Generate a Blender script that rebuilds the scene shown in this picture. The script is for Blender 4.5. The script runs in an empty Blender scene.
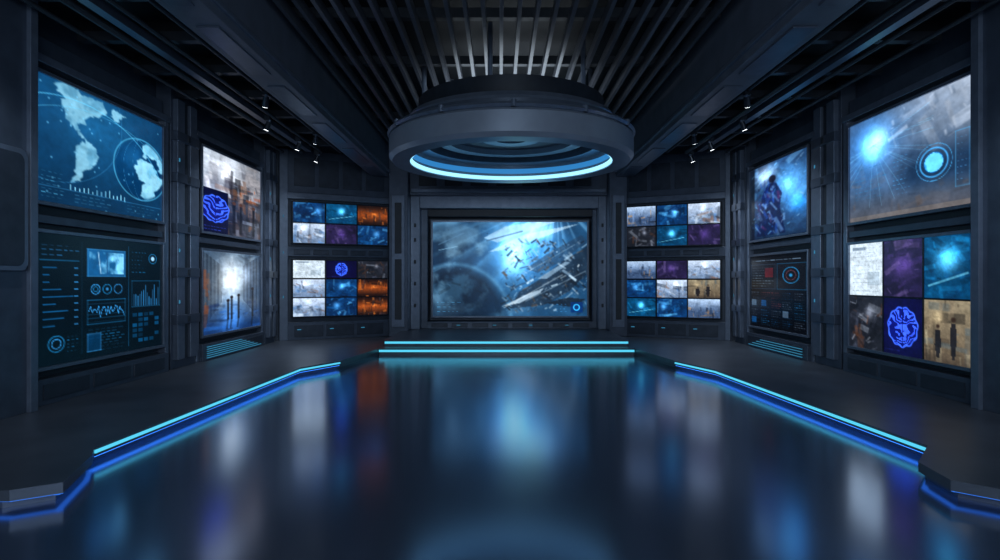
import bpy, math, random
import numpy as np
from mathutils import Matrix, Vector

random.seed(5)
scene = bpy.context.scene
try:
    scene.view_settings.view_transform = 'Standard'
    scene.view_settings.look = 'None'
except Exception:
    pass

# ------------------------------------------------------------------ materials
def mat_surface(name, col, rough=0.4, metal=0.0, noise=0.15, scale=6.0, bump=0.0, spec=0.5):
    m = bpy.data.materials.new(name); m.use_nodes = True
    nt = m.node_tree; b = nt.nodes['Principled BSDF']
    tc = nt.nodes.new('ShaderNodeTexCoord')
    n = nt.nodes.new('ShaderNodeTexNoise'); n.inputs['Scale'].default_value = scale
    n.inputs['Detail'].default_value = 5
    nt.links.new(tc.outputs['Object'], n.inputs['Vector'])
    r = nt.nodes.new('ShaderNodeValToRGB')
    r.color_ramp.elements[0].position = 0.3; r.color_ramp.elements[1].position = 0.7
    r.color_ramp.elements[0].color = tuple(c*(1-noise) for c in col)+(1,)
    r.color_ramp.elements[1].color = tuple(c*(1+noise) for c in col)+(1,)
    nt.links.new(n.outputs['Fac'], r.inputs['Fac'])
    nt.links.new(r.outputs['Color'], b.inputs['Base Color'])
    b.inputs['Roughness'].default_value = rough
    b.inputs['Metallic'].default_value = metal
    b.inputs['Specular IOR Level'].default_value = spec
    if bump > 0:
        bp = nt.nodes.new('ShaderNodeBump'); bp.inputs['Strength'].default_value = bump
        bp.inputs['Distance'].default_value = 0.01
        nt.links.new(n.outputs['Fac'], bp.inputs['Height'])
        nt.links.new(bp.outputs['Normal'], b.inputs['Normal'])
    return m

def mat_emit(name, col, strength):
    m = bpy.data.materials.new(name); m.use_nodes = True
    b = m.node_tree.nodes['Principled BSDF']
    b.inputs['Base Color'].default_value = (0.01, 0.01, 0.01, 1)
    b.inputs['Emission Color'].default_value = col+(1,)
    b.inputs['Emission Strength'].default_value = strength
    return m

M_WALL = mat_surface('wall_charcoal', (0.058, 0.074, 0.103), 0.42, 0.2, 0.2, 3, 0.1)
M_PANEL = mat_surface('panel_graphite', (0.094, 0.117, 0.158), 0.34, 0.4, 0.15, 5, 0.05)
M_FRAME = mat_surface('frame_gunmetal', (0.19, 0.228, 0.295), 0.30, 0.5, 0.12, 8, 0.05)
M_DARK = mat_surface('recess_black', (0.020, 0.025, 0.034), 0.45, 0.0, 0.2, 6)
M_VENT = mat_surface('vent_panel', (0.048, 0.060, 0.082), 0.38, 0.3, 0.2, 6)
M_CEIL = mat_surface('ceiling_black', (0.006, 0.007, 0.009), 0.75, 0.0, 0.2, 4)
M_SLAT = mat_surface('slat_grey', (0.095, 0.104, 0.124), 0.4, 0.2, 0.15, 5)
M_RIB = mat_surface('ceiling_rib', (0.035, 0.04, 0.048), 0.5, 0.2, 0.15, 5)
M_BEAM = mat_surface('beam_grey', (0.115, 0.133, 0.168), 0.45, 0.1, 0.15, 3)
M_RING = mat_surface('ring_paint', (0.29, 0.33, 0.395), 0.36, 0.3, 0.08, 3)
M_PLAT = mat_surface('platform_stone', (0.085, 0.096, 0.118), 0.36, 0.1, 0.2, 2, 0.03)
M_BEZEL = mat_surface('bezel_black', (0.03, 0.035, 0.045), 0.25, 0.3, 0.1, 8)
M_CYAN = mat_emit('led_cyan', (0.09, 0.60, 0.85), 1.15)
M_CYAND = mat_emit('led_cyan_dim', (0.05, 0.32, 0.55), 0.6)
M_BLUE = mat_emit('led_blue', (0.03, 0.19, 0.85), 2.3)
M_BLUE2 = mat_emit('led_blue_dim', (0.03, 0.19, 0.85), 1.0)
M_RINGL = mat_emit('ring_led', (0.30, 0.72, 1.0), 1.7)
M_RINGB = mat_emit('ring_blue_wash', (0.03, 0.22, 0.55), 1.0)  # glowing band stands in for blue light falling on the ring's inner wall
M_WHITE = mat_emit('lamp_lens', (0.9, 0.95, 1.0), 5.0)

M_FLOOR = bpy.data.materials.new('floor_polished'); M_FLOOR.use_nodes = True
nt = M_FLOOR.node_tree; b = nt.nodes['Principled BSDF']
tc = nt.nodes.new('ShaderNodeTexCoord'); n = nt.nodes.new('ShaderNodeTexNoise')
n.inputs['Scale'].default_value = 0.8; n.inputs['Detail'].default_value = 4
nt.links.new(tc.outputs['Object'], n.inputs['Vector'])
mr = nt.nodes.new('ShaderNodeMapRange')
mr.inputs['To Min'].default_value = 0.145; mr.inputs['To Max'].default_value = 0.19
nt.links.new(n.outputs['Fac'], mr.inputs['Value']); nt.links.new(mr.outputs['Result'], b.inputs['Roughness'])
b.inputs['Base Color'].default_value = (0.26, 0.335, 0.475, 1)
b.inputs['Metallic'].default_value = 0.82

def mat_display(strength):
    m = bpy.data.materials.new('display_panel'); m.use_nodes = True
    nt = m.node_tree; b = nt.nodes['Principled BSDF']
    a = nt.nodes.new('ShaderNodeAttribute'); a.attribute_name = 'Col'
    b.inputs['Base Color'].default_value = (0.004, 0.005, 0.007, 1)
    b.inputs['Roughness'].default_value = 0.25
    b.inputs['Specular IOR Level'].default_value = 0.2
    nt.links.new(a.outputs['Color'], b.inputs['Emission Color'])
    b.inputs['Emission Strength'].default_value = strength
    return m
M_DISP = mat_display(1.5)

# ------------------------------------------------------------------ mesh builder
class MB:
    def __init__(s): s.v = []; s.f = []; s.m = []; s.mats = []
    def mi(s, mat):
        if mat not in s.mats: s.mats.append(mat)
        return s.mats.index(mat)
    def add(s, vs, fs, mat):
        o = len(s.v); s.v += [tuple(p) for p in vs]
        k = s.mi(mat)
        for f in fs: s.f.append([i+o for i in f]); s.m.append(k)
    def box(s, x0, x1, y0, y1, z0, z1, mat):
        vs = [(x0,y0,z0),(x1,y0,z0),(x1,y1,z0),(x0,y1,z0),(x0,y0,z1),(x1,y0,z1),(x1,y1,z1),(x0,y1,z1)]
        s.add(vs, [(0,3,2,1),(4,5,6,7),(0,1,5,4),(1,2,6,5),(2,3,7,6),(3,0,4,7)], mat)
    def prism(s, pts, z0, z1, mat):
        n = len(pts)
        vs = [(x,y,z0) for x,y in pts]+[(x,y,z1) for x,y in pts]
        fs = [list(range(n))[::-1], list(range(n,2*n))]+[(i,(i+1)%n,n+(i+1)%n,n+i) for i in range(n)]
        s.add(vs, fs, mat)
    def yprism(s, pts, y0, y1, mat):   # pts in (x,z)
        n = len(pts)
        vs = [(x,y0,z) for x,z in pts]+[(x,y1,z) for x,z in pts]
        fs = [list(range(n)), list(range(n,2*n))[::-1]]+[(i,n+i,n+(i+1)%n,(i+1)%n) for i in range(n)]
        s.add(vs, fs, mat)
    def lathe(s, prof, cx, cy, mat, seg=96):
        n = len(prof); vs = []
        for k in range(seg):
            a = 2*math.pi*k/seg
            for r, z in prof: vs.append((cx+r*math.cos(a), cy+r*math.sin(a), z))
        fs = []
        for k in range(seg):
            k2 = (k+1)%seg
            for i in range(n):
                j = (i+1)%n
                fs.append((k*n+i, k2*n+i, k2*n+j, k*n+j))
        s.add(vs, fs, mat)
    def cyl(s, p0, p1, r, mat, seg=12, r2=None):
        p0 = Vector(p0); p1 = Vector(p1); d = (p1-p0).normalized()
        u = d.orthogonal().normalized(); w = d.cross(u)
        if r2 is None: r2 = r
        vs = []
        for p, rr in ((p0, r), (p1, r2)):
            for k in range(seg):
                a = 2*math.pi*k/seg
                vs.append(p+u*rr*math.cos(a)+w*rr*math.sin(a))
        fs = [list(range(seg))[::-1], list(range(seg,2*seg))]+[(i,(i+1)%seg,seg+(i+1)%seg,seg+i) for i in range(seg)]
        s.add(vs, fs, mat)
    def strip(s, pts, off, th, z0, z1, mat, side=1):
        for (ax,ay),(bx,by) in zip(pts[:-1], pts[1:]):
            dx, dy = bx-ax, by-ay; L = math.hypot(dx,dy)
            nx, ny = dy/L*side, -dx/L*side
            q = [(ax+nx*off,ay+ny*off),(bx+nx*off,by+ny*off),(bx+nx*(off+th),by+ny*(off+th)),(ax+nx*(off+th),ay+ny*(off+th))]
            s.prism(q, z0, z1, mat)
    def build(s, name, loc=(0,0,0), rot=0.0, bevel=0.0, parent=None, smooth=False):
        me = bpy.data.meshes.new(name); me.from_pydata(s.v, [], s.f)
        for m in s.mats: me.materials.append(m)
        me.polygons.foreach_set('material_index', s.m)
        me.update()
        import bmesh
        bm = bmesh.new(); bm.from_mesh(me); bmesh.ops.recalc_face_normals(bm, faces=bm.faces); bm.to_mesh(me); bm.free()
        if smooth:
            for p in me.polygons: p.use_smooth = True
            try: me.set_sharp_from_angle(angle=math.radians(35))
            except Exception: pass
        ob = bpy.data.objects.new(name, me); scene.collection.objects.link(ob)
        if parent: ob.parent = parent
        else:
            ob.location = loc; ob.rotation_euler = (0,0,rot)
        if bevel > 0:
            md = ob.modifiers.new('bevel','BEVEL'); md.width = bevel; md.segments = 2; md.limit_method = 'ANGLE'
        return ob

# ------------------------------------------------------------------ picture painting (display contents)
def vnoise(w, h, nx, ny, rng):
    g = rng.random((ny+3, nx+3))
    ox, oy = rng.random(2)
    x = np.linspace(0, nx, w, endpoint=False)+ox; y = np.linspace(0, ny, h, endpoint=False)+oy
    xi = x.astype(int); yi = y.astype(int)
    xf = x-xi; yf = y-yi; xf = xf*xf*(3-2*xf); yf = yf*yf*(3-2*yf)
    a = g[np.ix_(yi, xi)]; b_ = g[np.ix_(yi, xi+1)]; c = g[np.ix_(yi+1, xi)]; d = g[np.ix_(yi+1, xi+1)]
    xf = xf[None,:]; yf = yf[:,None]
    return (a*(1-xf)+b_*xf)*(1-yf)+(c*(1-xf)+d*xf)*yf
def fbm(w, h, n, rng, octv=4, ay=1.0):
    r = np.zeros((h, w)); amp = 1; tot = 0
    for o in range(octv):
        k = n*2.03**o
        r += amp*vnoise(w, h, max(1,int(round(k))), max(1,int(round(k*ay))), rng); tot += amp; amp *= 0.58
    return r/tot

class C:
    def __init__(s, w, h, seed=0, bg=(0,0,0)):
        s.w, s.h = w, h; s.rng = np.random.default_rng(seed)
        s.img = np.zeros((h, w, 3))+np.array(bg, float)
        s.U, s.V = np.meshgrid((np.arange(w)+.5)/w, (np.arange(h)+.5)/h); s.a = w/h
        s.px = 1.0/h
    def n(s, k, o=5, ay=None): return fbm(s.w, s.h, k, s.rng, o, ay if ay else 1/s.a)
    def mix(s, m, col):
        m = np.clip(m,0,1)[...,None]; s.img = s.img*(1-m)+np.array(col,float)*m
    def addc(s, m, col): s.img = s.img+m[...,None]*np.array(col,float)
    def glow(s, u, v, r, col, k=1, sy=1):
        d2 = ((s.U-u)*s.a)**2+((s.V-v)/sy)**2; s.addc(k*np.exp(-d2/(r*r)), col)
    def line(s, x0, y0, x1, y1, wd, col, k=1):
        ax, bx = x0*s.a, x1*s.a; dx, dy = bx-ax, y1-y0; L = dx*dx+dy*dy+1e-9
        t = np.clip(((s.U*s.a-ax)*dx+(s.V-y0)*dy)/L, 0, 1)
        d = np.hypot(s.U*s.a-ax-t*dx, s.V-y0-t*dy)
        s.mix(k*np.clip(1.2-d/wd,0,1), col)
    def rect(s, x0, y0, x1, y1, col, k=1): s.mix(k*((s.U>=x0)&(s.U<x1)&(s.V>=y0)&(s.V<y1)), col)
    def box(s, x0, y0, x1, y1, col, k=1, wd=None):
        wd = wd or s.px*0.7
        for q in ((x0,y0,x1,y0),(x1,y0,x1,y1),(x1,y1,x0,y1),(x0,y1,x0,y0)): s.line(*q, wd, col, k)
    def poly(s, pts, col, k=1):
        ins = np.zeros_like(s.U, bool); n = len(pts)
        for i in range(n):
            x0,y0 = pts[i]; x1,y1 = pts[(i+1)%n]
            if y0 == y1: continue
            cond = (s.V > min(y0,y1)) & (s.V <= max(y0,y1)) & (s.U < x0+(s.V-y0)*(x1-x0)/(y1-y0))
            ins ^= cond
        s.mix(ins*k, col); return ins
    def blur(s, r=1):
        for _ in range(r):
            p = np.pad(s.img, ((1,1),(1,1),(0,0)), mode='edge')
            s.img = (p[1:-1,1:-1]*4+(p[:-2,1:-1]+p[2:,1:-1]+p[1:-1,:-2]+p[1:-1,2:])*2)/12
    def ring(s, u, v, r, wd, col, k=1, sx=1):
        d = np.hypot((s.U-u)*s.a/sx, s.V-v); s.mix(k*np.clip(1.2-np.abs(d-r)/wd,0,1), col)
    def disc(s, u, v, r, col, k=1, sx=1, sy=1):
        d = np.hypot((s.U-u)*s.a/sx, (s.V-v)/sy); s.mix(k*np.clip((r-d)/(s.px*1.5)+.5,0,1), col)
    def text(s, x0, y0, x1, y1, rows, col, k=1):
        for i in range(rows):
            y = y0+(y1-y0)*(i+.5)/rows; x = x0
            end = x0+(x1-x0)*s.rng.uniform(.55,1)
            while x < end:
                l = s.rng.uniform(.02,.07)*(x1-x0)*2
                s.line(x, y, min(x+l,x1), y, s.px*.5, col, k*s.rng.uniform(.4,1)); x += l+.02
    def strokes(s, n, pal, smin=.01, smax=.12, angs=(0,90), jit=6, k=.7, reg=(0,0,1,1), soft=1.0):
        sizes = np.sort(s.rng.uniform(0,1,n))[::-1]
        for q in sizes:
            sz = smin+(smax-smin)*q**2
            u = s.rng.uniform(reg[0],reg[2]); v = s.rng.uniform(reg[1],reg[3])
            a = math.radians(s.rng.choice(angs)+s.rng.normal()*jit)
            X = (s.U-u)*s.a; Y = s.V-v
            p = np.abs(X*math.cos(a)+Y*math.sin(a)); t = np.abs(-X*math.sin(a)+Y*math.cos(a))
            L = sz*s.rng.uniform(1,3.2); W = sz*s.rng.uniform(.25,.8); e = s.px*soft
            m = np.clip((L-p)/e+.5,0,1)*np.clip((W-t)/e+.5,0,1)
            col = np.array(pal[s.rng.integers(0,len(pal))])*s.rng.uniform(.8,1.15)
            s.mix(m*k*s.rng.uniform(.4,1), col)
    def grain(s, k=.12):
        s.img *= (1+k*(s.n(30,3)[...,None]-.5)*2)*(1+k*(s.n(9,4)[...,None]-.5)*2.5)

def brain(c,u,v,r):
    d=np.hypot((c.U-u)*c.a/.88,(c.V-v)); an=np.arctan2(c.V-v,(c.U-u))
    d=d+.035*r*np.sin(an*11)
    ins=d<r
    n=c.n(6,2); y=(c.V-v)/r; x=np.abs((c.U-u)*c.a/r)
    c.mix(ins*.85,(.04,.06,.30)); c.mix(ins*(np.sin((y*2.2+x*1.6+n*2.6)*7)>.45),(.26,.38,.90))
    c.mix(np.clip(1.2-np.abs(d-r)/(c.px*1.2),0,1)*.9,(.30,.46,.98)); c.line(u,v-r,u,v+r,c.px*.8,(.02,.03,.2))
    c.glow(u,v,r*1.5,(.03,.05,.22),.5)

NAM=[(.02,.10),(.10,.04),(.22,.06),(.33,.03),(.40,.10),(.35,.20),(.30,.22),(.27,.33),(.22,.36),(.26,.42),(.30,.47),(.26,.46),(.19,.40),(.13,.32),(.10,.20),(.05,.17)]
SAM=[(.30,.48),(.37,.50),(.44,.58),(.43,.68),(.38,.76),(.35,.90),(.32,.95),(.31,.82),(.28,.66),(.27,.55)]
GRL=[(.42,.02),(.52,.03),(.50,.12),(.45,.16),(.42,.09)]
EUR=[(.58,.12),(.70,.08),(.74,.20),(.70,.27),(.62,.25),(.60,.30),(.56,.28),(.58,.20)]
AFR=[(.56,.33),(.68,.33),(.74,.44),(.80,.48),(.74,.60),(.71,.78),(.66,.84),(.62,.70),(.61,.57),(.53,.50),(.52,.42)]
ASI=[(.74,.20),(.72,.08),(.90,.05),(1.0,.10),(1.0,.30),(.93,.38),(.90,.48),(.86,.38),(.82,.50),(.78,.40),(.72,.36),(.70,.27)]
def cmap(c, pts, x0,y0,x1,y1, rot, col, k):
    out=[]; n=len(pts)
    for i in range(n):
        (a,b_),(d,e)=pts[i],pts[(i+1)%n]
        for t in (0,.25,.5,.75):
            u=a+(d-a)*t+c.rng.normal()*.010; v=b_+(e-b_)*t+c.rng.normal()*.010
            u2=u-.5; v2=v-.5; cr,sr=math.cos(rot),math.sin(rot)
            out.append((x0+(x1-x0)*(.5+u2*cr-v2*sr), y0+(y1-y0)*(.5+u2*sr+v2*cr)))
    return c.poly(out,col,k)

def P_earth():
    c = C(160, 132, 3, (.05,.17,.28)); c.mix(c.n(3)*1.1-.1, (.07,.24,.37))
    c.glow(.35,.25,.40,(.09,.20,.26),.6); c.mix(np.clip(c.V*1.2-.35,0,1)*.6, (.03,.11,.19))
    tex=c.n(12,4)
    for P in (NAM,SAM,GRL): 
        ins=cmap(c,P,.0,.02,1.02,.90,.22,(.56,.76,.84),.80); c.mix(ins*np.clip((tex-.48)*6,0,1)*.5,(.22,.42,.54))
    g = np.hypot((c.U-.79)*c.a, c.V-.52); gm=np.clip((.30-g)*30,0,1)
    c.mix(gm*.75,(.03,.17,.30)); c.glow(.72,.42,.12,(.08,.18,.24),.7)
    sv=c.img.copy()
    for P in (EUR,AFR,ASI):
        ins=cmap(c,P,.14,.12,1.24,1.00,.12,(.62,.84,.92),.85); c.mix(ins*np.clip((tex-.48)*6,0,1)*.45,(.25,.48,.60))
    c.img=sv*(1-gm[...,None])+c.img*gm[...,None]
    c.blur(1)
    c.ring(.79,.52,.30,.008,(.35,.68,.82),.6)
    for r in (.10,.20): c.ring(.79,.52,.30,.004,(.3,.6,.8),.4,sx=r/.30)
    c.ring(.30,1.05,.95,.006,(.4,.75,.9),.55); c.ring(.42,1.25,1.1,.005,(.4,.75,.9),.35); c.ring(.1,.2,.62,.004,(.3,.6,.8),.3)
    for i in range(14): c.line(.22+.032*i,.86,.22+.032*i,.86-c.rng.uniform(.01,.06),.005,(.6,.88,1),.8)
    c.text(.04,.74,.20,.97,7,(.35,.65,.8),.6); c.text(.25,.88,.60,.97,3,(.45,.75,.9),.7)
    c.text(.66,.88,.95,.97,3,(.35,.65,.8),.5); c.line(.02,.865,.98,.865,.004,(.3,.6,.8),.5)
    for i in range(40):
        u,v=c.rng.random(2); c.disc(u,v,.006,(.5,.8,.95),.6)
    c.grain(.10); return c.img
def P_hud():
    c = C(150, 126, 4, (.012,.035,.058)); c.mix(c.n(3)*.5,(.015,.06,.10))
    cy = (.12,.42,.60); lb = (.24,.56,.80)
    c.text(.04,.07,.28,.18,3,lb,.7); c.line(.03,.20,.28,.20,.005,cy,.7); c.line(.30,.05,.30,.95,.004,cy,.35); c.line(.67,.05,.67,.95,.004,cy,.35)
    for i in range(9):
        c.line(.05,.26+.055*i,.05+.2*c.rng.random(),.26+.055*i,.006,(.08,.30,.46),.9); c.line(.25,.26+.055*i,.27,.26+.055*i,.006,lb,.7)
    c.ring(.13,.84,.06,.006,cy,.8); c.ring(.13,.84,.035,.005,lb,.8)
    c.text(.20,.78,.29,.92,5,cy,.7)
    c.rect(.34,.10,.64,.32,(.08,.28,.44)); m=c.n(6); sel=((c.U>.35)&(c.U<.63)&(c.V>.12)&(c.V<.30))
    c.mix(sel*np.clip((m-.42)*6,0,1),(.50,.76,.90)); c.box(.34,.10,.64,.32,lb,.6)
    c.line(.49,.12,.49,.30,.008,(.1,.25,.4),.9); c.line(.42,.12,.44,.30,.006,(.8,.9,.95),.6)
    c.ring(.40,.43,.040,.005,lb,.9); c.ring(.40,.43,.020,.005,cy,.8); c.ring(.49,.43,.040,.005,cy,.9); c.disc(.49,.43,.012,lb,.9); c.ring(.58,.43,.040,.005,lb,.7)
    c.box(.34,.52,.64,.72,cy,.5)
    for i in range(6): c.line(.34,.55+.03*i,.64,.55+.03*i,.003,cy,.3)
    xs=np.linspace(.35,.63,24); ys=.62+.06*(c.rng.random(24)-.5)*1.6
    for i in range(23): c.line(xs[i],ys[i],xs[i+1],ys[i+1],.004,lb,.9)
    c.text(.35,.75,.63,.95,8,cy,.6); c.rect(.34,.80,.44,.94,(.03,.16,.27),.9); c.box(.34,.80,.44,.94,lb,.5)
    c.text(.70,.08,.84,.30,6,cy,.6); c.disc(.90,.15,.020,(.65,.85,1),.9); c.ring(.90,.15,.045,.005,cy,.8)
    c.box(.70,.36,.97,.60,cy,.4)
    for i in range(14): c.line(.72+.018*i,.59,.72+.018*i,.59-c.rng.uniform(.02,.19),.005,lb,.7)
    for i in range(6):
        for j in range(5):
            if c.rng.random()<.6: c.rect(.71+.052*j,.66+.048*i,.75+.052*j,.69+.048*i,(.05,.24,.37),c.rng.uniform(.3,1))
    c.grain(.12); return c.img
def P_photo2():
    c = C(90, 134, 7, (.50,.54,.60)); c.mix(c.n(3)*.9,(.72,.76,.80))
    c.strokes(70,[(.86,.88,.92),(.60,.63,.68),(.35,.36,.40),(.74,.74,.76)],.01,.14,(90,0,75),5,.55,(0,0,1,.5),2)
    c.glow(.30,.16,.16,(.35,.35,.35),.9)
    c.mix(np.clip((c.V-.50)*3,0,1)*.75,(.12,.13,.17)); c.mix(np.clip((c.U-.5)*3,0,1)*.4,(.20,.17,.17))
    c.strokes(100,[(.10,.10,.13),(.22,.22,.26),(.40,.27,.19),(.45,.50,.58),(.07,.08,.10)],.01,.09,(90,88,0),5,.65,(.38,.30,1,1),1.5)
    c.strokes(8,[(.66,.36,.20),(.55,.26,.16)],.01,.035,(90,0),5,.7,(.6,.28,1,.6))
    for u in (.50,.62,.86): c.line(u,.60,u,.95,.022,(.04,.04,.05),.9); c.disc(u,.57,.022,(.25,.17,.13))
    c.rect(0,.46,.40,1,(.02,.025,.10)); brain(c,.20,.70,.16); c.text(.04,.90,.36,.98,2,(.3,.4,.9),.6)
    c.grain(.12); return c.img
def P_photo3():
    c = C(90, 116, 9, (.20,.26,.33)); c.mix(c.n(4)*.7,(.32,.40,.48))
    c.strokes(60,[(.10,.13,.17),(.16,.21,.28),(.40,.48,.56),(.56,.62,.68)],.01,.09,(90,90,90,20,-20),4,.5,(0,0,1,.65),2)
    # corridor: dark side walls converging on a bright doorway
    c.poly([(0,0),(.28,.16),(.30,.62),(0,.95)],(.09,.12,.16),.6); c.poly([(1,0),(.66,.16),(.66,.62),(1,.90)],(.09,.12,.17),.55)
    for i in range(5): c.line(.05+.055*i,.03+.03*i,.05+.055*i,.88-.05*i,.012,(.30,.36,.42),.5); c.line(.95-.06*i,.03+.03*i,.95-.06*i,.84-.05*i,.012,(.32,.40,.50),.5)
    c.glow(.46,.34,.17,(.66,.64,.60),1.0,sy=1.5); c.glow(.72,.28,.07,(.36,.40,.44),.8,sy=1.5)
    c.mix(np.clip((c.V-.62)*3,0,1)*.85,(.06,.15,.30)); c.glow(.46,.82,.14,(.22,.40,.62),.8,sy=1.5)
    c.strokes(40,[(.05,.07,.12),(.16,.34,.60),(.07,.14,.28)],.006,.05,(0,5,-10),4,.5,(0,.64,1,1),2)
    for u,h in ((.40,.20),(.46,.24),(.58,.26),(.84,.34)):
        c.line(u,.84,u,.84-h,.018,(.04,.045,.06),.9); c.disc(u,.81-h,.020,(.09,.06,.05)); c.line(u-.02,.96,u,.84,.016,(.04,.05,.07),.5)
    c.strokes(10,[(.40,.21,.11),(.45,.26,.15)],.02,.06,(90,),4,.6,(0,.3,.1,.8))
    c.grain(.12); return c.img
def P_main():
    w,h=240,146
    c = C(w,h,21,(.06,.15,.24)); n=c.n(3,6); n2=c.n(5,6)
    c.mix(np.clip(n*1.6-.35,0,1),(.16,.33,.47)); c.mix(np.clip((.40-c.U)*2.4+.1,0,1)*.65,(.04,.10,.17))
    ang=np.arctan2(c.V+.25,(c.U-.80)*c.a); rr=np.interp(ang,np.linspace(0,3.2,60),c.rng.random(60))
    c.mix(np.clip((rr-.5)*2,0,1)*np.clip(1-c.V*1.15,0,1)*.45,(.55,.78,.94))
    c.glow(.60,.30,.36,(.14,.29,.42),1.0); c.glow(.54,.18,.20,(.28,.42,.52),1.0); c.glow(.52,.38,.12,(.50,.58,.62),1.0,sy=1.4); c.glow(.68,.08,.18,(.42,.50,.56),.9,sy=.6)
    c.poly([(.33,.17),(.47,.05),(.66,0),(.80,0),(.58,.12),(.42,.22)],(.74,.85,.93),.60)
    c.poly([(.36,.32),(.60,.13),(.95,.02),(.70,.17),(.45,.30)],(.84,.92,.97),.50); c.line(.35,.20,.58,.10,.008,(.12,.2,.3),.8)
    d=np.hypot((c.U-.14)*c.a,c.V-1.05); c.mix(np.clip((.60-d)*10,0,1)*.75,(.04,.09,.15))
    c.mix(np.clip((.60-d)*10,0,1)*np.clip((c.n(8)-.46)*6,0,1)*.5,(.22,.36,.46)); c.mix(np.clip(1-np.abs(d-.60)/.035,0,1)*.35,(.45,.66,.80))
    c.mix(np.clip((n2-.50)*6,0,1)*np.clip(1.4-abs(c.V-.45)*2.2,0,1)*.45,(.62,.78,.88))
    c.poly([(.50,.92),(.56,.74),(.70,.60),(.84,.42),(1.0,.26),(1.0,.55),(.88,.74),(.72,.88)],(.08,.12,.17),.7)
    c.poly([(.60,.50),(.74,.34),(.96,.14),(1.0,.20),(.84,.42),(.68,.54)],(.12,.19,.27),.55)
    pal=[(.03,.05,.08),(.07,.10,.14),(.12,.18,.25),(.20,.28,.36),(.36,.44,.52),(.62,.72,.80),(.34,.26,.20),(.75,.84,.90)]
    c.strokes(480,pal,.001,.022,(-38,-33,-28,40,55),9,.8,(.46,.20,1.0,.96))
    c.strokes(240,[(.70,.82,.90),(.04,.06,.10),(.40,.52,.62),(.88,.94,.98),(.08,.12,.18)],.001,.008,(-36,-30,40,60),12,.85,(.44,.30,1.0,.94))
    c.poly([(.44,.90),(.62,.76),(.72,.70),(.69,.76),(.56,.86)],(.80,.88,.94),.65); c.poly([(.68,.60),(.86,.42),(.89,.43),(.74,.60)],(.66,.77,.86),.55)
    c.poly([(.72,.86),(.88,.80),(.99,.82),(.90,.90)],(.06,.09,.13),.8)
    c.line(.46,.91,.84,.56,.004,(.92,.97,1),.7); c.line(.60,.84,.99,.52,.004,(.85,.93,.98),.5); c.line(.56,.58,.92,.24,.003,(.8,.9,.95),.5)
    c.strokes(90,[(.05,.08,.12),(.10,.15,.21),(.78,.88,.94)],.001,.007,(-34,50),14,.85,(.50,.40,.98,.92))
    c.blur(1)
    c.strokes(30,[(.18,.32,.44),(.28,.44,.56),(.03,.08,.12)],.004,.025,(-28,20),8,.5,(.02,.08,.38,.75))
    c.line(.04,.24,.20,.12,.008,(.30,.43,.54),.7); c.line(.04,.30,.16,.26,.005,(.5,.65,.75),.7)
    c.text(.03,.84,.18,.96,5,(.35,.62,.8),.6); c.text(.80,.86,.88,.96,4,(.3,.6,.85),.7); c.rect(.89,.85,.97,.96,(.03,.15,.34),.8); c.ring(.93,.905,.030,.007,(.30,.75,.98),.9)
    c.grain(.12); return c.img
def P_bigright():
    c = C(150, 124, 31, (.19,.25,.33)); c.mix(c.n(3),(.30,.37,.46))
    c.mix(np.clip((c.U-.25)*1.4,0,1)*np.clip(.62-c.V,0,1)*1.3,(.70,.74,.80))
    c.strokes(60,[(.80,.83,.88),(.50,.56,.64),(.28,.34,.42),(.66,.70,.76)],.004,.08,(65,70,-20),6,.45,(.35,0,1,.42),2)
    c.strokes(50,[(.18,.22,.28),(.36,.31,.28),(.12,.17,.25),(.38,.38,.40)],.005,.08,(10,-15,80),6,.4,(0,.4,1,1),2)
    c.glow(.20,.30,.34,(.02,.18,.36),.9); c.glow(.24,.28,.14,(.42,.66,.78),1.1); c.glow(.30,.22,.08,(.25,.25,.25),.8)
    for i in range(22):
        a=c.rng.uniform(-.6,3.2); c.line(.24,.28,.24+.5*math.cos(a),.28+.6*math.sin(a),.005,(.50,.78,.95),.25)
    c.mix(np.clip((c.V-.74)*4,0,1)*.5,(.29,.23,.20)); c.rect(0,.95,1,1,(.42,.39,.37),.5)
    c.mix(np.clip((c.V-.34)*4,0,1)*np.clip((c.U-.38)*5,0,1)*np.clip((.86-c.V)*6,0,1)*.65,(.04,.12,.22))
    c.disc(.74,.60,.085,(.10,.42,.70)); c.mix((np.hypot((c.U-.74)*c.a,c.V-.6)<.08)*np.clip((c.n(9)-.45)*6,0,1),(.42,.76,.92)); c.ring(.74,.60,.12,.008,(.30,.62,.85),.9); c.ring(.74,.60,.155,.004,(.3,.6,.8),.7)
    c.text(.06,.46,.36,.80,9,(.20,.44,.62),.6); c.text(.42,.44,.57,.82,9,(.26,.52,.72),.7); c.box(.89,.40,.98,.84,(.3,.55,.72),.5); c.text(.90,.43,.97,.81,8,(.35,.6,.8),.6)
    c.grain(.12); return c.img
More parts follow.
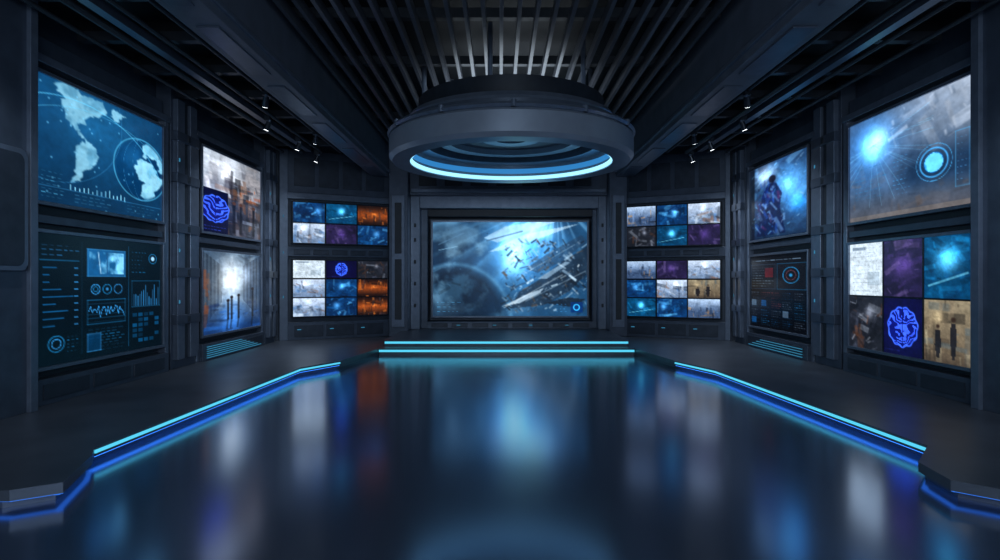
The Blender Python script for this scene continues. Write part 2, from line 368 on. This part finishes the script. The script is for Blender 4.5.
def P_figure():
    c = C(90, 118, 41, (.08,.13,.22)); c.mix(c.n(4)*.8,(.16,.30,.45))
    c.strokes(110,[(.06,.09,.15),(.18,.32,.48),(.38,.56,.72),(.12,.19,.32)],.005,.09,(70,-40,20,90),10,.5,soft=2)
    c.glow(.70,.36,.20,(.34,.58,.76),1.0); c.glow(.30,.14,.12,(.7,.75,.8),.8); c.mix((c.U<.10)*.7,(.03,.04,.06)); c.glow(.85,.62,.12,(.12,.42,.66),.8)
    # hazy robed form, partly dissolved in light streaks
    c.poly([(.34,.28),(.48,.26),(.60,.44),(.56,.60),(.66,.96),(.14,.96),(.22,.62),(.24,.42)],(.035,.07,.20),.8)
    c.disc(.43,.22,.050,(.07,.07,.12),.9)
    c.strokes(150,[(.08,.14,.40),(.04,.06,.16),(.30,.16,.32),(.18,.36,.72),(.50,.68,.88)],.003,.035,(75,100,60),10,.55,(.14,.24,.64,.95))
    c.strokes(90,[(.75,.88,.96),(.45,.70,.9),(.25,.5,.8)],.002,.014,(-50,-30,60),12,.75,(.05,0,1,.95))
    c.mix(np.clip((c.V-.88)*6,0,1)*.7,(.03,.05,.09)); c.blur(1)
    c.grain(.12); return c.img
def P_hud2():
    c = C(90, 112, 43, (.012,.015,.026)); cy=(.16,.46,.64)
    c.text(.06,.05,.94,.10,1,(.5,.6,.7),.7)
    c.box(.03,.13,.48,.46,(.22,.30,.40),.4); c.text(.06,.16,.45,.44,8,(.42,.50,.56),.6); c.rect(.30,.18,.45,.30,(.32,.08,.10),.7)
    c.ring(.74,.28,.10,.007,cy,.9); c.ring(.74,.28,.06,.005,(.45,.25,.28),.8); c.disc(.74,.28,.02,cy); c.box(.52,.13,.97,.46,cy,.4)
    for i in range(4):
        for j in range(5):
            c.text(.04+.19*j,.50+.12*i,.20+.19*j,.60+.12*i,4,[(.14,.42,.62),(.4,.2,.2),(.35,.42,.5),(.08,.26,.42)][c.rng.integers(0,4)],.7)
            if c.rng.random()<.35: c.rect(.04+.19*j,.50+.12*i,.13+.19*j,.58+.12*i,[(.06,.26,.45),(.26,.11,.10),(.30,.38,.46)][c.rng.integers(0,3)],.7)
    c.grain(.15); return c.img
def tile(kind,w,h,seed):
    c=C(w,h,seed); R=c.rng
    if kind=='doc':
        c.img[:]=(.74,.79,.83); c.text(.1,.06,.9,.96,11,(.42,.47,.52),.6); c.rect(.55,.55,.9,.8,(.56,.62,.67),.7); c.rect(.1,.08,.5,.14,(.3,.36,.44),.6)
    elif kind=='white':
        c.img[:]=(.40,.47,.57); c.mix(np.clip(1.1-c.V*1.3,0,1)*.8,(.78,.83,.90))
        c.strokes(44,[(.80,.85,.90),(.54,.63,.74),(.22,.26,.32),(.10,.13,.18),(.30,.46,.66),(.42,.30,.24)],.02,.15,(0,90,25),10,.6,(0,.25,1,1),1.5)
        c.glow(R.uniform(.3,.7),.25,.16,(.3,.3,.3),.8)
    elif kind=='blue':
        c.img[:]=(.03,.08,.17); c.mix(c.n(3),(.07,.25,.44)); c.strokes(50,[(.02,.05,.10),(.12,.37,.60),(.38,.68,.88),(.04,.13,.27)],.015,.14,(0,90,-30),12,.55,soft=1.5)
        c.glow(.5+.2*R.normal(),.42,.16,(.34,.54,.68),.8)
    elif kind=='brain':
        c.img[:]=(.025,.02,.10); c.mix(c.n(3)*.5,(.05,.04,.20)); brain(c,.5,.50,.34); c.text(.05,.88,.5,.97,1,(.3,.4,.9),.7)
    elif kind=='orange':
        c.img[:]=(.10,.055,.045); c.mix(np.clip(1-abs(c.V-.5)*2.4,0,1)*.8,(.62,.31,.14)); c.glow(.55,.45,.12,(.42,.28,.15),.9,sy=.6)
        c.strokes(70,[(.06,.045,.05),(.13,.09,.08),(.74,.43,.20),(.30,.16,.10),(.20,.18,.20)],.012,.10,(90,90,0),6,.65)
    elif kind=='interior':
        c.img[:]=(.34,.30,.25); c.mix(np.clip(.9-c.V,0,1)*.7,(.56,.53,.45))
        c.strokes(50,[(.62,.59,.50),(.22,.19,.16),(.42,.38,.32),(.26,.31,.34),(.12,.11,.10)],.012,.13,(90,90,0),3,.6,soft=1.5)
        c.glow(.28,.28,.12,(.34,.31,.24),.8)
        for u,v,r in ((.62,.30,.040),(.30,.42,.030)):
            c.poly([(u-.05,v+.06),(u+.05,v+.06),(u+.07,v+.30),(u+.03,.92),(u-.03,.92),(u-.07,v+.30)],(.08,.08,.10),.9); c.disc(u,v,r,(.17,.13,.11))
        c.mix(np.clip((c.V-.82)*5,0,1)*.6,(.14,.12,.11))
    elif kind=='purple':
        c.img[:]=(.07,.06,.13); c.mix(c.n(3)*.8,(.18,.15,.30)); c.glow(.5,.45,.20,(.26,.19,.38),.7)
        c.strokes(50,[(.05,.045,.08),(.26,.20,.42),(.11,.10,.22),(.44,.38,.58)],.015,.13,(-20,70,0),14,.45,soft=1.5)
    elif kind=='dark':
        c.img[:]=(.05,.06,.08); c.mix(c.n(3)*.7,(.17,.18,.22))
        c.strokes(70,[(.03,.035,.05),(.26,.28,.34),(.14,.15,.18),(.52,.55,.60),(.28,.18,.13)],.01,.12,(-30,90,20),12,.55,soft=1.5); c.glow(.62,.30,.10,(.5,.52,.56),.7)
    elif kind=='glow':
        c.img[:]=(.03,.13,.22); c.mix(c.n(3),(.06,.30,.45)); c.strokes(50,[(.02,.07,.12),(.12,.46,.66),(.05,.21,.35)],.012,.12,(-20,60,10),12,.5,soft=1.5)
        c.glow(.5,.38,.17,(.40,.70,.84),1.1); c.line(.1,.8,.9,.6,.02,(.5,.8,.9),.6)
    elif kind=='city':
        c.img[:]=(.22,.29,.40); c.mix(np.clip(1-c.V*1.5,0,1),(.66,.74,.84))
        c.strokes(60,[(.07,.10,.16),(.14,.20,.30),(.36,.44,.56),(.58,.46,.34)],.012,.11,(90,90,0),4,.7,(0,.35,1,1))
    c.grain(.15); return c.img
def tiles(grid,w,h,gap=2,seed=100):
    rows=len(grid); img=np.zeros((h,w,3))+.006
    for r,row in enumerate(grid):
        cols=len(row)
        for q,k in enumerate(row):
            x0=int(w*q/cols)+(gap//2 if q else 0); x1=int(w*(q+1)/cols)-(gap//2 if q<cols-1 else 0)
            y0=int(h*r/rows)+(gap//2 if r else 0); y1=int(h*(r+1)/rows)-(gap//2 if r<rows-1 else 0)
            img[y0:y1,x0:x1]=tile(k,x1-x0,y1-y0,seed+r*17+q)
    return img

def display(img, x0, x1, z0, z1, y, parent, name='display'):
    h, w = img.shape[:2]
    l = img.mean(axis=2, keepdims=True); img = l+(img-l)*1.18
    img = np.clip(img, 0, 1.0); lin = np.where(img<=.04045, img/12.92, ((img+.055)/1.055)**2.4)
    xs = np.linspace(x0, x1, w); zs = np.linspace(z1, z0, h)
    X, Z = np.meshgrid(xs, zs)
    v = np.stack([X.ravel(), np.full(w*h, y), Z.ravel()], 1)
    i = (np.arange(h-1)[:,None]*w+np.arange(w-1)[None,:]).ravel()
    f = np.stack([i, i+w, i+w+1, i+1], 1)
    me = bpy.data.meshes.new(name); me.from_pydata(v.tolist(), [], f.tolist())
    at = me.color_attributes.new('Col', 'FLOAT_COLOR', 'POINT')
    col = np.concatenate([lin.reshape(-1,3), np.ones((w*h,1))], 1).astype(np.float32)
    at.data.foreach_set('color', col.ravel()); me.materials.append(M_DISP); me.update()
    ob = bpy.data.objects.new(name, me); scene.collection.objects.link(ob); ob.parent = parent
    return ob

def screen(name, img, loc, rot, x0, x1, z0, z1, back=0.25, bz=0.045, grid=None):
    m = MB()
    m.box(x0-bz, x1+bz, 0.012, back, z0-bz, z1+bz, M_BEZEL)
    for q in ((x0-bz,x0,z0-bz,z1+bz),(x1,x1+bz,z0-bz,z1+bz),(x0,x1,z0-bz,z0),(x0,x1,z1,z1+bz)):
        m.box(q[0],q[1],-.03,.012,q[2],q[3],M_FRAME if bz>.04 else M_BEZEL)
    if grid:
        cc, rr = grid
        for i in range(1,cc):
            x=x0+(x1-x0)*i/cc; m.box(x-.010,x+.010,-.012,.012,z0,z1,M_BEZEL)
        for i in range(1,rr):
            z=z0+(z1-z0)*i/rr; m.box(x0,x1,-.012,.012,z-.010,z+.010,M_BEZEL)
    ob = m.build(name, loc, rot, 0.004)
    display(img, x0, x1, z0, z1, 0.0, ob)
    return ob

HP = math.pi/2
# ------------------------------------------------------------------ room shell
def simple(name, fn, **k):
    m = MB(); fn(m); return m.build(name, **k)
simple('floor', lambda m: m.box(-6.2,6.4,-3.2,17.8,-.2,0,M_FLOOR))
simple('ceiling', lambda m: m.box(-6.2,6.4,-3.2,17.8,5.7,5.9,M_CEIL))
simple('wall_left', lambda m: m.box(-6.0,-5.75,-3.0,14.7,0,5.7,M_WALL))
simple('wall_right', lambda m: m.box(5.97,6.22,-3.0,14.7,0,5.7,M_WALL))
simple('wall_front', lambda m: m.box(-6.0,6.22,-3.2,-3.0,0,5.7,M_WALL))
AL = math.atan2(1.1,2.13); AR = -math.atan2(1.1,2.07)
LA = (-5.14,14.9,0); RA = (3.39,16.0,0)
simple('wall_back_left', lambda m: m.box(-.8,2.72,.2,.4,0,5.7,M_WALL), loc=LA, rot=AL)
simple('wall_back_right', lambda m: m.box(-.32,3.15,.2,.4,0,5.7,M_WALL), loc=RA, rot=AR)
simple('wall_back', lambda m: m.box(-3.2,3.6,17.35,17.6,0,5.7,M_WALL))

# ------------------------------------------------------------------ portal around main screen
def portal(m):
    for x0,x1 in ((-2.95,-2.45),(2.91,3.38)):
        m.box(x0,x1,15.95,17.34,.15,5.0,M_PANEL)
        m.box(x0+.08,x1-.08,15.90,15.96,.4,3.9,M_FRAME)
        m.box(x0+.16,x1-.16,15.885,15.91,.6,2.2,M_DARK)
        m.box(x0+.16,x1-.16,15.885,15.91,2.35,3.7,M_DARK)
    m.box(-2.45,-2.20,16.45,17.34,.3,3.95,M_FRAME); m.box(2.70,2.91,16.45,17.34,.3,3.95,M_FRAME)
    m.box(-2.20,2.70,16.45,17.34,3.62,3.95,M_FRAME)
    m.box(-2.45,2.91,16.30,17.34,3.95,5.69,M_PANEL)
    m.box(-2.40,2.86,16.20,16.31,4.02,4.12,M_FRAME)
    for i in range(7): m.box(-2.2+.7*i,-1.72+.7*i,16.25,16.31,4.2,4.6,M_DARK)
    m.box(-2.20,-2.02,16.75,17.34,.3,3.62,M_PANEL); m.box(2.58,2.70,16.75,17.34,.3,3.62,M_PANEL)
    m.box(-2.02,2.58,16.75,17.34,3.42,3.62,M_DARK); m.box(-2.02,2.58,16.62,17.34,.3,.50,M_PANEL)
    for i in range(8): m.box(-1.9+.56*i,-1.45+.56*i,16.60,16.625,.34,.46,M_VENT)
    for i in range(4): m.box(-1.2+1.0*i,-1.1+1.0*i,16.59,16.61,.39,.41,M_CYAND)
    for z in (.9,1.5,2.1,2.7,3.1):
        m.box(-2.36,-2.30,16.43,16.46,z,z+.1,M_DARK); m.box(2.78,2.84,16.43,16.46,z,z+.1,M_DARK)
simple('screen_portal', portal, bevel=.012)
screen('main_video_screen', P_main(), (0,17.0,0), 0, -1.90, 2.465, .63, 3.29, back=.34)

# ------------------------------------------------------------------ side wall screens
L0 = (-5.5,0,0); R0 = (5.72,0,0)
screen('video_screen', P_earth(), L0, HP, 7.10, 9.76, 2.60, 4.13, back=.245)
screen('video_screen', P_hud(), L0, HP, 7.10, 9.76, .60, 2.22, back=.245)
screen('video_screen', P_photo2(), L0, HP, 11.07, 13.75, 2.56, 4.12, back=.245)
screen('video_screen', P_photo3(), L0, HP, 11.07, 13.75, .62, 2.20, back=.245)
screen('video_screen', P_bigright(), R0, -HP, -9.80, -7.26, 2.58, 4.14, back=.245)
bl = tiles([['doc','purple','glow'],['dark','brain','interior']],165,136,2,300)
screen('video_wall', bl, R0, -HP, -9.80, -7.26, .58, 2.22, grid=(3,2), back=.245)
screen('video_screen', P_figure(), R0, -HP, -13.72, -11.14, 2.54, 4.12, back=.245)
screen('video_screen', P_hud2(), R0, -HP, -13.72, -11.14, .62, 2.18, back=.245)
screen('video_wall', tiles([['blue','glow','orange'],['white','purple','blue']],140,58,2,400), LA, AL, 0,2.40,2.58,3.59, back=.195, bz=.03, grid=(3,2))
screen('video_wall', tiles([['doc','brain','dark'],['white','blue','orange'],['white','blue','orange']],140,86,2,500), LA, AL, 0,2.40,.74,2.14, back=.195, bz=.03, grid=(3,3))
screen('video_wall', tiles([['city','blue','white'],['dark','glow','purple']],140,60,2,600), RA, AR, 0,2.35,2.54,3.58, back=.195, bz=.03, grid=(3,2))
screen('video_wall', tiles([['city','purple','white'],['blue','white','interior'],['glow','blue','city']],140,86,2,700), RA, AR, 0,2.35,.70,2.14, back=.195, bz=.03, grid=(3,3))

# ------------------------------------------------------------------ bay frames / pilasters
def bay(m, a, b_):
    m.box(a-.20,b_+.20,-.02,.245,4.26,4.36,M_FRAME)
    m.box(a-.20,b_+.20,.10,.245,4.36,4.62,M_PANEL)
    m.box(a-.14,b_+.14,.12,.245,.15,4.26,M_DARK)
    m.box(a-.20,a-.10,.0,.245,.15,4.26,M_FRAME); m.box(b_+.10,b_+.20,.0,.245,.15,4.26,M_FRAME)
    m.box(a-.06,b_+.06,.02,.245,2.34,2.44,M_PANEL)
    m.box(a-.10,b_+.10,-.06,.245,.15,.46,M_PANEL)
    n=3
    for i in range(n):
        w=(b_-a)/n; m.box(a+w*i+.04,a+w*(i+1)-.04,-.072,-.055,.21,.40,M_VENT)
def pilaster(m, a, b_, out=.10):
    m.box(a,b_,-out+.1,.245,.15,5.0,M_PANEL)
    w=b_-a
    m.box(a+.08,a+w*.38,-out+.02,.12,.3,4.7,M_FRAME); m.box(b_-w*.38,b_-.08,-out+.02,.12,.3,4.7,M_FRAME)
    m.box(a+w*.42,b_-w*.42,-out+.06,.12,.3,4.7,M_DARK)
    for z in (.9,1.7,2.45,3.3,4.0):
        m.box(a+.02,b_-.02,-out,.1,z,z+.16,M_PANEL)
        m.box(a+w*.45,a+w*.55,-out-.01,-out+.02,z+.03,z+.13,M_DARK)
    for z in (1.25,2.12,3.65): m.box(a+.11,a+.14,-out+.01,-out+.03,z,z+.06,M_CYAND)
def clad_left(m):
    bay(m,7.10,9.76); bay(m,11.07,13.75)
    pilaster(m,10.02,10.82); pilaster(m,13.98,14.55,.12)
    m.box(5.6,6.86,-.15,.245,.15,5.0,M_PANEL)
    pts=[]
    for cx,cz,s in ((6.62,3.0,0),(5.9,3.0,1),(5.9,1.85,2),(6.62,1.85,3)):
        for k in range(5):
            a=(s*90+k*22.5)*math.pi/180; pts.append((cx+.10*math.cos(a),cz+.10*math.sin(a)))
    m.yprism(pts,-.22,-.14,M_FRAME)
    m.yprism([(6.26+(x-6.26)*.88,2.425+(z-2.425)*.92) for x,z in pts],-.225,-.20,M_VENT)
    m.box(6.78,6.89,-.20,.245,.15,5.0,M_FRAME)
    m.box(3.0,5.5,-.05,.245,.15,5.0,M_PANEL)
    for i in range(6): m.box(11.1,13.6-.2*i,-.095,-.07,.20+.04*i,.212+.04*i,M_CYAND)
def clad_right(m):
    bay(m,-9.80,-7.26); bay(m,-13.72,-11.14)
    pilaster(m,-10.88,-10.06); pilaster(m,-14.55,-13.96,.12)
    m.box(-7.0,-5.7,-.15,.245,.15,5.0,M_PANEL); m.box(-7.04,-6.92,-.20,.245,.15,5.0,M_FRAME)
    m.box(-5.6,-3.0,-.05,.245,.15,5.0,M_PANEL)
    for i in range(4): m.box(-13.6+.2*i,-11.2,-.095,-.07,.20+.05*i,.212+.05*i,M_CYAND)
def clad_angle(m, a, b_):
    m.box(a-.12,b_+.12,.05,.195,3.68,3.84,M_FRAME); m.box(a-.12,b_+.12,.08,.195,2.24,2.48,M_PANEL)
    m.box(a-.12,b_+.12,.02,.195,.15,.60,M_PANEL); m.box(a-.12,b_+.12,.05,.195,3.84,4.9,M_PANEL)
    m.box(a-.32,a-.12,.0,.195,.15,4.9,M_FRAME); m.box(b_+.12,b_+.24,.0,.195,.15,4.9,M_FRAME)
    for i in range(3): m.box(a+.78*i+.03,a+.78*i+.74,.01,.03,.22,.52,M_VENT)
    for i in range(3): m.box(a+.1+.8*i,a+.2+.8*i,.0,.02,.40,.42,M_CYAND)
    for i in range(5): m.box(a+.47*i+.03,a+.47*i+.43,.06,.085,2.29,2.42,M_VENT)
    for i in range(4): m.box(a+.6*i+.03,a+.6*i+.53,.04,.06,4.0,4.7,M_VENT)
    for z in (1.2,2.3,3.2): m.box(a-.24,a-.215,-.01,.01,z,z+.06,M_CYAND)
for fn,loc,rot in ((clad_left,L0,HP),(clad_right,R0,-HP),(lambda m: clad_angle(m,0,2.40),LA,AL),(lambda m: clad_angle(m,0,2.35),RA,AR)):
    m = MB(); fn(m); m.build('screen_bay_framing', loc, rot, bevel=.012)

# ------------------------------------------------------------------ platforms
def platform(pts, led, near, side):
    m = MB()
    m.prism(pts, .07, .15, M_PLAT)
    def inset(p): return (p[0]-side*.10 if abs(p[0])<5.5 and p[1]<12 else p[0], p[1]+(.06 if p[1]<6 else 0))
    m.prism([inset(p) for p in pts], 0, .07, M_PLAT)
    m.strip(led, .0, .012, .098, .126, M_CYAN, side)
    m.strip(led, -.06, .05, .060, .0695, M_BLUE, side)     # down-facing strip under the lip
    m.strip(near, -.06, .04, .060, .0695, M_BLUE2, side)
    return m.build('led_edge_platform')
LP = [(-5.74,4.2),(-3.50,4.28),(-3.24,4.45),(-3.50,5.15),(-3.63,5.37),(-3.42,10.27),(-2.97,11.13),(-2.66,13.1),(-2.66,15.9),(-5.74,15.9)]
RP = [(5.96,4.2),(3.62,4.28),(3.38,4.50),(3.45,4.95),(3.87,5.43),(3.60,10.04),(3.25,11.13),(2.95,13.1),(2.95,15.9),(5.96,15.9)]
platform(LP, LP[4:7], LP[0:5], 1)
platform(RP, RP[4:7], RP[0:5], -1)
def stage(m):
    m.box(-2.64,2.93,13.10,17.34,0,.14,M_PLAT); m.box(-2.65,2.94,13.06,13.5,.14,.16,M_PLAT)
    m.box(-2.59,2.88,13.5,17.34,.14,.28,M_PLAT); m.box(-2.61,2.90,13.46,17.34,.28,.30,M_PLAT)
    m.box(-2.64,2.93,13.075,13.10,.080,.125,M_CYAN); m.box(-2.59,2.88,13.475,13.5,.220,.265,M_CYAN)
simple('stage_steps', stage)

# ------------------------------------------------------------------ ceiling structures
def beam(x0,x1,name='ceiling_beam'):
    m=MB()
    m.yprism([(x0,4.40),(x1,4.40),(x1,5.69),(x0,5.69)],-2.95,16.15,M_BEAM)
    m.box(x0-.04,x1+.04,-2.95,16.15,4.50,4.56,M_FRAME)
    for i in range(8): m.box(x0+.1,x1-.1,.5+2*i,2.0+2*i,4.385,4.402,M_PANEL)
    m.build(name,bevel=.01)
beam(-3.40,-2.95); beam(3.08,3.55)
def slats(m):
    x=-2.80
    while x<3.05:
        m.box(x-.026,x+.026,-2.5,16.2,5.12,5.27,M_SLAT); x+=.235
    for y in (1.5,4.5,6.6,8.4,10.2,13.6,15.5): m.box(-2.94,3.07,y-.06,y+.06,5.30,5.44,M_RIB)
simple('slatted_ceiling', slats)
def soffit(x0,x1):
    m=MB(); m.box(x0,x1,-2.95,14.3,5.01,5.15,M_CEIL); m.build('ceiling_soffit')
soffit(-5.74,-3.45); soffit(3.60,5.96)
def truss(x0,x1):
    m=MB()
    for i in range(12):
        y=.6+1.2*i; m.box(x0,x1,y-.06,y+.06,4.74,4.86,M_RIB); m.box(x0,x1,y-.02,y+.02,4.86,5.01,M_CEIL)
    w=x1-x0
    for f in (.16,.38,.62,.84): 
        m.cyl((x0+w*f,-2.5,4.68),(x0+w*f,14.2,4.68),.03 if f!=.38 else .05,M_RIB)
    m.box(x0+w*.47,x0+w*.53,-2.5,14,4.64,4.74,M_PANEL)
    m.build('lighting_truss')
truss(-5.46,-3.46); truss(3.62,5.70)

def spotlight(x,y,z,tx,ty,tz,power=25):
    e = bpy.data.objects.new('ceiling_spotlight',None); scene.collection.objects.link(e); e.location=(x,y,z)
    d=(Vector((tx,ty,tz))-Vector((x,y,z))).normalized()
    m=MB(); m.box(-.05,.05,-.05,.05,.10,.20,M_DARK); m.cyl((0,0,.16),(0,0,.02),.02,M_FRAME,8)
    a=-d*.08; m.cyl(a,d*.08,.045,M_BEZEL,16,.055); m.cyl(a-d*.04,a,.025,M_FRAME,12)
    m.build('housing',parent=e)
    m=MB(); m.cyl(d*.08,d*.086,.042,M_WHITE,16); m.build('lens',parent=e)
    l=bpy.data.lights.new('beam','SPOT'); l.energy=power; l.spot_size=math.radians(95); l.spot_blend=.9; l.color=(.72,.85,1); l.shadow_soft_size=.05
    lo=bpy.data.objects.new('beam',l); scene.collection.objects.link(lo); lo.parent=e; lo.location=d*.11
    lo.rotation_euler=d.to_track_quat('-Z','Y').to_euler()
for y in (5.6,11.1,12.8,14.1):
    spotlight(-4.3,y,4.5,-5.6,y+.3,1.4,65); spotlight(4.5,y,4.5,5.8,y+.3,1.4,65)
for y in (9.6,12.2): 
    spotlight(-3.75,y,4.5,-4.8,y+1.6,.8,65); spotlight(3.95,y,4.5,5.0,y+1.6,.8,65)

# ------------------------------------------------------------------ ring light
RC=(.20,11.0)
m=MB()
m.lathe([(1.83,3.77),(2.14,3.77),(2.20,3.84),(2.20,4.16),(2.14,4.22),(1.83,4.22)],RC[0],RC[1],M_RING)
m.lathe([(1.70,4.20),(2.20,4.20),(2.23,4.24),(2.20,4.28),(1.70,4.28)],RC[0],RC[1],M_FRAME)
m.lathe([(1.75,4.28),(1.98,4.28),(1.98,4.40),(1.75,4.44)],RC[0],RC[1],M_PANEL)
m.lathe([(1.50,4.40),(1.88,4.40),(1.92,4.46),(1.86,4.54),(1.50,4.54)],RC[0],RC[1],M_FRAME)
m.lathe([(1.50,4.54),(1.68,4.54),(1.68,4.85),(1.50,4.85)],RC[0],RC[1],M_DARK)
m.lathe([(0.001,4.28),(1.84,4.28),(1.84,4.34),(0.001,4.34)],RC[0],RC[1],M_BEAM)
m.lathe([(1.55,4.10),(1.83,4.10),(1.83,4.28),(1.60,4.28)],RC[0],RC[1],M_FRAME)
m.lathe([(1.15,4.18),(1.38,4.18),(1.38,4.29),(1.15,4.29)],RC[0],RC[1],M_RING)
m.lathe([(0.30,4.22),(.55,4.22),(.55,4.29),(.30,4.29)],RC[0],RC[1],M_FRAME)
m.lathe([(1.80,3.79),(1.835,3.79),(1.835,3.86),(1.80,3.86)],RC[0],RC[1],M_RINGL)
m.lathe([(1.815,3.92),(1.835,3.92),(1.835,4.02),(1.815,4.02)],RC[0],RC[1],M_RINGB)
for k in range(12):
    a=2*math.pi*k/12; r=2.19; x=RC[0]+r*math.cos(a); y=RC[1]+r*math.sin(a)
    m.cyl((x,y,4.20),(x,y,4.30),.045,M_FRAME,10)
for k in range(6):
    a=2*math.pi*k/6+.3; x=RC[0]+1.6*math.cos(a); y=RC[1]+1.6*math.sin(a)
    m.cyl((x,y,4.5),(x,y,5.69),.04,M_FRAME,10)
m.build('ceiling_ring_light',bevel=0,smooth=True)

# ------------------------------------------------------------------ lights
def area(name,loc,rot,sx,sy,power,col=(.75,.88,1)):
    l=bpy.data.lights.new(name,'AREA'); l.shape='RECTANGLE'; l.size=sx; l.size_y=sy; l.energy=power; l.color=col
    o=bpy.data.objects.new(name,l); scene.collection.objects.link(o); o.location=loc; o.rotation_euler=rot
    return o
area('slat_fill_light',(RC[0],RC[1],4.60),(math.pi,0,0),2.0,2.0,42)  # added upward fill hidden above the ring drum, brightens the slats
m=MB(); m.box(-3.1,3.1,-2.99,-2.80,2.2,4.3,M_DARK); m.build('fill_light_backing')  # unseen box added behind the camera as backing for the fill light
area('rear_fill_light',(0,-2.75,3.25),(HP,0,0),6.0,2.0,300,(.62,.79,1))  # added fill from behind the camera, brightens walls, beams and ring
w=bpy.data.worlds.new('studio_world'); scene.world=w; w.use_nodes=True
w.node_tree.nodes['Background'].inputs['Color'].default_value=(.01,.015,.03,1)

cam=bpy.data.cameras.new('camera'); cam.sensor_width=36; cam.lens=21.6; cam.clip_end=100
co=bpy.data.objects.new('camera',cam); scene.collection.objects.link(co)
co.location=(0,0,1.65); co.rotation_euler=(HP,0,0); scene.camera=co
